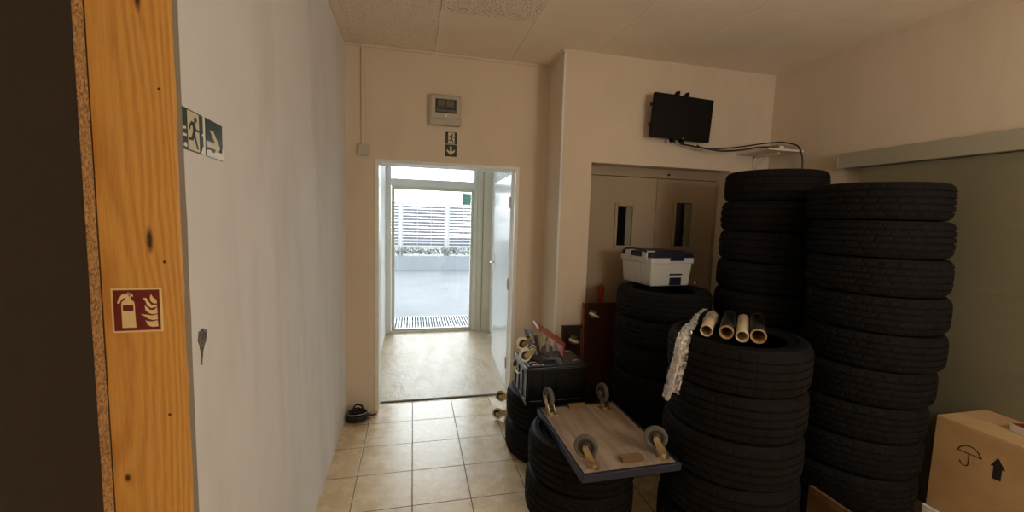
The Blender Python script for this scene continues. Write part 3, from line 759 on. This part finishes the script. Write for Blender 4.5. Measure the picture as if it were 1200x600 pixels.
b = MB(); b.prism([(.05*math.cos(a*.26), .022*math.sin(a*.26)) for a in range(24)], (.01, -.02, H_+.016), (1, 0, 0), (0, 1, 0), .0008); b.build('oval_label', 'cable_grey', cr)
b = MB(); b.tube(spline([(-L_-.006, -.05, H_-.05), (-L_-.028, -.045, H_-.06), (-L_-.03, 0, H_-.065), (-L_-.028, .045, H_-.06), (-L_-.006, .05, H_-.05)]), .006); b.build('handle', 'whiteplastic', cr)['label'] = 'pale side handle'

# small dollies on the crate
sdl = thing('small_dolly', 'small dark dolly with two cream wheels lying on the left of the black crate', 'dolly', (.790, 2.52, .7000), (0, math.radians(-104), math.radians(8)))
MB().box2((0, -.09, 0), (.20, .09, .014), .002).build('board', 'redply_dark', sdl)
caster(sdl, (.092, -.04, .014), math.radians(95), .042, .014, 'cream_rubber', 'steel', 'hub_dark', .022)
caster(sdl, (.172, -.04, .014), math.radians(80), .042, .014, 'cream_rubber', 'steel', 'hub_dark', .022)
sd2 = thing('small_dolly', 'small orange brown dolly tilted on top of the black crate with one wheel below', 'dolly', (.90, 2.64, .7050), (0, 0, math.radians(-6)))
b = MB(); rr = Matrix.Rotation(math.radians(34), 3, 'Y'); b.box((.0, 0, .135), (.21, .20, .016), rr, .002); b.build('board', 'orange_ply', sd2)
b = MB(); b.box((.09, -.0, .045), (.014, .20, .085), None, .002); b.build('side_rail', 'redplastic', sd2)['label'] = 'red painted end rail'
p_ = MB(); p_.lathe([(.022, -.011), (.036, -.013), (.040, 0), (.036, .013), (.022, .011)], 30, Matrix.Translation((-.02, -.07, .042)) @ Matrix.Rotation(PI/2, 4, 'X'), closed=True); cw = p_.build('wheel', 'grey_rubber', sd2)
b = MB(); b.lathe([(.004, -.010), (.024, -.010), (.024, .010), (.004, .010)], 24, Matrix.Translation((-.02, -.07, .042)) @ Matrix.Rotation(PI/2, 4, 'X'), closed=True); b.build('wheel_hub', 'cable_grey', cw)
b = MB(); b.box2((-.03, -.090, .036), (-.010, -.085, .110)); b.box2((-.03, -.056, .036), (-.010, -.051, .140)); b.cyl((-.02, -.092, .042), (-.02, -.05, .042), .004, 8); b.build('fork', 'steel', cw)

# dolly on edge on the floor between doorway and crate tyres
fd = thing('edge_dolly', 'plywood dolly standing on edge by the doorway with cream wheels pointing left', 'dolly', (.705, 3.06, .0), (0, math.radians(9), math.radians(-32)))
MB().box2((0, 0, .003), (.018, .42, .46), .002).build('board', 'plyedge', fd)
hold = bpy.data.objects.new('caster_mount', None)
def edge_caster(par, y, z, ang):
    c = caster(par, (0, 0, 0), ang, .046, .026, 'cream_rubber', 'steel', 'hub_dark', .022)
    c.location = (0, y, z); c.rotation_euler = (0, -PI/2, 0); return c
for y, z, a in ((.05, .065, 90), (.05, .215, 90), (.36, .065, 90), (.36, .38, 90)): edge_caster(fd, y, z, math.radians(a))

# upright red-brown dolly against the wall
ud = thing('upright_dolly', 'tall red brown plywood dolly leaning upright between crate and tyre stack', 'dolly', (1.33, 2.972, 0), (math.radians(-4.2), 0, 0))
MB().box2((0, 0, .0), (.52, .020, .955), .001).build('board', 'redply', ud)
MB().box2((-.006, -.001, .0), (.0, .021, .958), .001).build('edge_band', 'redply_edge', ud)['label'] = 'lighter orange edge band'
def wall_caster(par, x, z, ang):
    c = caster(par, (0, 0, 0), ang, .042, .022, 'cream_rubber', 'steel', 'hub_dark', .022)
    c.location = (x, 0, z); c.rotation_euler = (PI/2, 0, 0); return c
for x, z, a in ((.072, .862, 65), (.072, .10, 40)): wall_caster(ud, x, z, math.radians(a))
nd = thing('narrow_dolly', 'narrow dark dolly leaning on the wall behind the black crate', 'dolly', (1.165, 3.012, 0), (math.radians(-3.0), 0, 0))
MB().box2((0, 0, 0), (.15, .018, .775), .002).build('board', 'redply_dark', nd)
b = MB(); b.box2((-.006, -.012, .755), (.156, .022, .775), .002); b.box2((-.006, -.012, 0), (.006, .022, .755), .002); b.build('edge_frame', 'redply_dark', nd)
for z in (.66, .12): wall_caster(nd, .085, z, math.radians(70))
rt = thing('hand_tool', 'red handled tool standing up behind the red brown dolly', 'tool', (1.515, 3.135, 0))
b = MB(); b.lathe([(.0, .91), (.012, .91), (.016, .925), (.020, .99), (.024, 1.05), (.022, 1.070), (.014, 1.085), (0, 1.086)], 20); b.build('handle', 'redplastic', rt)
b = MB(); b.cyl((0, 0, .003), (0, 0, .92), .007, 12); b.cyl((0, 0, .0), (0, 0, .02), .012, 12); b.build('shaft', 'steel', rt)

# ---------------------------------------------------------------- cool box on the rear stack
cb = thing('cool_box', 'white cool box with dark blue lid on the stack of tyres', 'cool box', (1.790, 2.800, 1.1555), (0, 0, math.radians(6)))
def taper_box(b, w0, d0, w1, d1, z0, z1, bev=.012):
    r = bmesh.ops.create_cube(b.bm, size=1); vs = r['verts']
    for v in vs:
        t = v.co.z+.5; w = w0+(w1-w0)*t; d = d0+(d1-d0)*t
        v.co = V((v.co.x*w, v.co.y*d, z0+(z1-z0)*t))
    rr = bmesh.ops.bevel(b.bm, geom=list({e for v in vs for e in v.link_edges}), offset=bev, segments=3, affect='EDGES', profile=.5)
    return b
b = MB(); taper_box(b, .335, .335, .36, .36, 0, .170); b.build('body', 'whiteplastic', cb)
b = MB(); taper_box(b, .372, .372, .372, .372, .165, .205, .006); b.build('rim', 'whiteplastic', cb)
b = MB(); taper_box(b, .380, .380, .355, .355, .206, .245, .010); b.box((0, 0, .248), (.27, .25, .008), None, .003); b.build('lid', 'blue', cb)
for y in (-.115, .085):
    b = MB(); b.box((-.191, y, .215), (.012, .055, .062), None, .003); b.box((-.155, y, .247), (.06, .055, .010), None, .003); b.build('latch', 'whiteplastic', cb)
b = MB(); b.tube(spline([(-.186, -.125, .225), (-.20, -.115, .256), (-.20, .095, .256), (-.186, .105, .225)]), .007); b.build('carry_handle', 'blue', cb)
b = MB(); b.box((.04, -.173, .035), (.10, .010, .055), None, .004); b.box((.04, -.176, .085), (.11, .008, .012), None, .003); b.build('drain_panel', 'blue', cb)
b = MB(); b.box((.03, -.190, .205), (.115, .012, .040), None, .004); b.build('front_clasp', 'blue', cb)
b = MB(); b.box2((-.184, -.06, .02), (-.172, -.058, .165)); b.build('moulded_seam', 'greyplastic', cb)

rd = tag(MB().tube(spline([(1.995, 2.60, 1.161), (1.985, 2.595, 1.175), (1.990, 2.60, 1.195), (2.01, 2.605, 1.199), (2.035, 2.61, 1.199)]), .005).build('metal_rod', 'steel'), 'bent metal rod lying on the tyres right of the cool box', 'rod')

# ---------------------------------------------------------------- cardboard tubes on the front stack
def tube_roll(name, label, a, b_, r, wall, mat, group='cardboard tubes on the front tyre stack'):
    a, b_ = V(a), V(b_); t = thing(name, label, 'tube', a, group=group); d = b_-a; q = d.to_track_quat('Z', 'Y').to_matrix().to_4x4(); L = d.length
    MB().lathe([(r-wall, 0), (r-.001, 0), (r, .001), (r, L-.001), (r-.001, L), (r-wall, L)], 40, q, closed=True).build('core', mat, t)
    return t, q, L
ZT = 1.0775
t1, q1, L1 = tube_roll('cardboard_tube', 'leftmost tube on the front tyres with clear film hanging off it', (1.361, 1.674, ZT+.029), (1.605, 1.936, ZT+.029), .028, .004, 'tube_pale')
t2, q2, L2 = tube_roll('cardboard_tube', 'dark walled tube between the film covered tube and the pale yellowish tube', (1.428, 1.622, ZT+.033), (1.693, 1.906, ZT+.033), .032, .007, 'tube')
t3, q3, L3 = tube_roll('cardboard_tube', 'pale yellowish tube, third from the hanging film', (1.466, 1.567, ZT+.028), (1.745, 1.866, ZT+.028), .027, .005, 'tube_pale')
t4, q4, L4 = tube_roll('cardboard_tube', 'wide open cardboard tube farthest from the hanging film', (1.526, 1.537, ZT+.0345), (1.792, 1.822, ZT+.0345), .0335, .0065, 'tube')
# dark film wound on tubes two and four
MB().lathe([(.0321, .012), (.0325, .012), (.0325, L2-.01), (.0321, L2-.01)], 40, q2, closed=True).build('wound_film', 'blackplastic', t2)
MB().lathe([(.0336, .012), (.0340, .012), (.0340, L4-.01), (.0336, L4-.01)], 40, q4, closed=True).build('wound_film', 'blackplastic', t4)
# crumpled clear film: over the back of the tube and down the side of the tyre
b = MB(); rnd = random.Random(11)
path = spline([(1.56, 1.915, 1.150), (1.45, 1.83, 1.142), (1.365, 1.755, 1.122), (1.293, 1.70, 1.108), (1.244, 1.665, 1.055), (1.243, 1.672, .98), (1.238, 1.685, .91), (1.235, 1.700, .83), (1.232, 1.722, .755)], 10)
C0 = V((1.582, 1.725, 0))
for s in range(12):
    rows = []; ph = rnd.uniform(0, 9); w0 = rnd.uniform(.010, .022); side = rnd.uniform(-.030, .030); end = rnd.choice([len(path), int(len(path)*.97), int(len(path)*.80), int(len(path)*.92)])
    st = rnd.randint(0, 14)
    for i in range(st, end):
        p = path[i]; u = i/(len(path)-1)
        out = V((p.x-C0.x, p.y-C0.y, 0)).normalized(); tan = V((-out.y, out.x, 0))
        row = []
        for j in range(9):
            v = (j/8-.5)*2
            wv = w0*(1.0-.35*u)*(1.15+.5*noise.noise(V((u*6, ph, s))))
            nn = noise.noise(V((u*22+ph, v*3.2, s*3.1)))*.018+noise.noise(V((u*60, v*7+ph, s)))*.010
            row.append(p+tan*(side*(.3+u*.9)+v*wv*(.9+.3*noise.noise(V((u*14, s, ph)))))+out*(.006+abs(nn)+.002*s*(1 if u > .3 else .3))+V((0, 0, (nn*.6 if u < .45 else 0))))
        rows.append(row)
    b.grid(rows, smooth=False)
fo = b.build('stretch_film', 'film', t1, fixn=False); fo.location = -V(t1.location)
fo['label'] = 'crumpled clear stretch film hanging down the tyre'
b = MB(); rows = []
for k in range(14):
    z = L1*.45+k*L1*.55/13; rows.append([q1 @ V(((.0295+.004*noise.noise(V((math.cos(a*PI/12)*3, math.sin(a*PI/12)*3, z*40)))+.003)*math.cos(a*PI/12), (.0295+.004*noise.noise(V((math.cos(a*PI/12)*3, math.sin(a*PI/12)*3, z*40)))+.003)*math.sin(a*PI/12), z)) for a in range(24)])
b.grid(rows, closeu=True, smooth=False); b.build('film_wrap', 'film', t1)

# ---------------------------------------------------------------- cardboard box, foam, carton
fm = thing('foam_block', 'white polystyrene block under the brown cardboard box', 'foam block', (2.80, 1.10, 0))
b = MB(); b.box2((-.205, -.39, 0), (.150, .392, .196), .006); b.build('block', 'foam', fm)
bx = thing('cardboard_box', 'brown cardboard box printed with an umbrella and an arrow', 'box', (2.604, 1.481, .1965))
b = MB(); b.box2((0, -.76, 0), (.35, 0, .478), .003); b.build('body', 'card', bx)
b = MB(); b.box2((.001, -.759, .4785), (.173, -.001, .4835), .001); b.build('flap', 'card', bx)
b = MB(); b.box2((.176, -.759, .4785), (.349, -.001, .4835), .001); b.build('flap', 'card', bx)
def stroke(b, pts, w, o, ux, uy, depth, closed=False):
    n = len(pts)
    for i in range(n if closed else n-1):
        p, q2_ = V(pts[i]), V(pts[(i+1) % n]); d = (q2_-p)
        if d.length < 1e-6: continue
        m_ = V((-d.y, d.x)).normalized()*w/2; d = d.normalized()*w*.3
        b.prism([tuple(p-d-m_), tuple(q2_+d-m_), tuple(q2_+d+m_), tuple(p-d+m_)], o, ux, uy, depth)
# marks are drawn on the face x = 0 of the box, seen from -x: u runs towards -y
U = lambda y, z: (1.481-y, z-.1965)
can = [U(*p) for p in [(1.383, .552), (1.380, .562), (1.374, .571), (1.365, .580), (1.355, .586), (1.345, .589), (1.334, .589), (1.324, .586), (1.316, .581), (1.308, .573), (1.301, .562), (1.296, .553)]]
hd = [U(*p) for p in [(1.3395, .553), (1.3395, .521), (1.340, .500), (1.343, .492), (1.349, .488), (1.356, .487), (1.363, .490), (1.368, .496), (1.372, .504)]]
b = MB(); stroke(b, can, .0042, (-.0002, 0, 0), (0, -1, 0), (0, 0, 1), .0008, True); stroke(b, hd, .0042, (-.0002, 0, 0), (0, -1, 0), (0, 0, 1), .0008)
b.build('umbrella_mark', 'ink', bx)
b = MB(); b.prism([U(*p) for p in [(1.2405, .590), (1.213, .543), (1.2235, .541), (1.2235, .488), (1.2525, .486), (1.2525, .546), (1.264, .544)]], (-.0002, 0, 0), (0, -1, 0), (0, 0, 1), .0008); b.build('arrow_mark', 'ink', bx)
sc_ = thing('small_carton', 'small white carton with a dark red top lying on the cardboard box', 'carton', (2.765, 1.296, .6805))
b = MB(); b.box2((0, -.16, 0), (.17, 0, .034), .002); b.build('body', 'sign_white', sc_); b = MB(); b.box2((.004, -.156, .0342), (.166, -.004, .036)); b.build('top_label', 'sign_red', sc_)
sc_.rotation_euler = (0, 0, math.radians(-14))

# ---------------------------------------------------------------- loose floor board between the stacks
tag(MB().box((0, 0, .128), (.020, .62, .256), None, .002).build('wooden_board', 'plankfloor', None, (2.055, 1.345, 0)), 'brown wooden board standing on edge between the tall tyre stack and the tube stack', 'board')

# cable coil in the corner
cc = thing('cable_coil', 'coiled black cable with grey painted highlights lying in the floor corner left of the doorway', 'cable', (-.412, 3.315, 0))
def coil(r, z0, z1, turns, cx, cy, rad, seed):
    rn = random.Random(seed); pts = []
    for k in range(int(turns*22)+1):
        a = k/22*2*PI; u = k/(turns*22); rr = r*(1+.10*noise.noise(V((a*.6, seed, 0)))); pts.append((cx+rr*math.cos(a), cy+rr*.95*math.sin(a), z0+(z1-z0)*u+.006*noise.noise(V((a, seed, 3)))))
    return MB().tube(pts, rad, 7)
coil(.078, .010, .055, 4, 0, 0, .0075, 1).build('outer_loops', 'cable', cc)
coil(.072, .022, .075, 3, .004, -.004, .0055, 5).build('highlight_loops', 'cable_grey', cc)['label'] = 'grey loops painted as highlights on the black cable'  # highlights of the black cable, put in as lighter grey loops
coil(.050, .018, .085, 4, -.004, .0, .007, 9).build('inner_loops', 'cable', cc)
b = MB(); b.tube(spline([(.05, -.02, .085), (.03, .0, .115), (-.01, .01, .12), (-.03, 0, .09), (-.02, -.03, .06)]), .007); b.tube(spline([(.07, .03, .03), (.10, .045, .012), (.118, .06, .008), (.135, .055, .012)]), .006); b.build('loose_end', 'cable', cc)

# ---------------------------------------------------------------- light
w = bpy.data.worlds.new('World'); S.world = w; w.use_nodes = True
bg = w.node_tree.nodes['Background']; bg.inputs[0].default_value = (.86, .95, 1.0, 1); bg.inputs[1].default_value = 9.5
def area(name, loc, target, size, power, col):
    l = bpy.data.lights.new(name, 'AREA'); l.shape = 'RECTANGLE'; l.size, l.size_y = size; l.energy = power; l.color = col
    o = bpy.data.objects.new(name, l); COL.objects.link(o); o.location = loc
    o.rotation_euler = (V(target)-V(loc)).to_track_quat('-Z', 'Y').to_euler(); return o
pl = bpy.data.lights.new('added_fill_light', 'POINT'); pl.energy = 70; pl.shadow_soft_size = .3; pl.color = (1, .925, .81)  # added fill light out of view, brightens walls and ceiling; no fixture known
po = bpy.data.objects.new('added_fill_light', pl); COL.objects.link(po); po.location = (2.1, -.65, 1.95)
p = area('doorway_daylight_portal', (.27, 5.9, 1.3), (.27, 0, 1.3), (1.2, 2.6), 1, (1, 1, 1)); p.data.cycles.is_portal = True

# ---------------------------------------------------------------- camera
cam = bpy.data.cameras.new('Camera'); co = bpy.data.objects.new('Camera', cam); COL.objects.link(co); S.camera = co
cam.sensor_width = 36; cam.lens = 488.44471/1200*36; cam.clip_start = .02
R3 = ((0.9727988646912074, 0.2315381218600001, -0.0072434094901446255), (-0.22976515010589393, 0.968388104942742, 0.09712082167187995), (0.029501604232892508, -0.09281474199150047, 0.9952462403931688))
mw = Matrix.Identity(4)
for r in range(3):
    mw[r][0] = R3[r][0]; mw[r][1] = R3[r][2]; mw[r][2] = -R3[r][1]
mw[2][3] = 1.61812
co.matrix_world = mw

S.view_settings.view_transform = 'Standard'; S.view_settings.look = 'None'; S.view_settings.gamma = 1; S.view_settings.exposure = 0
S.view_settings.use_curve_mapping = False
S.cycles.use_denoising = True
S.cycles.max_bounces = 10; S.cycles.diffuse_bounces = 6; S.cycles.transparent_max_bounces = 16
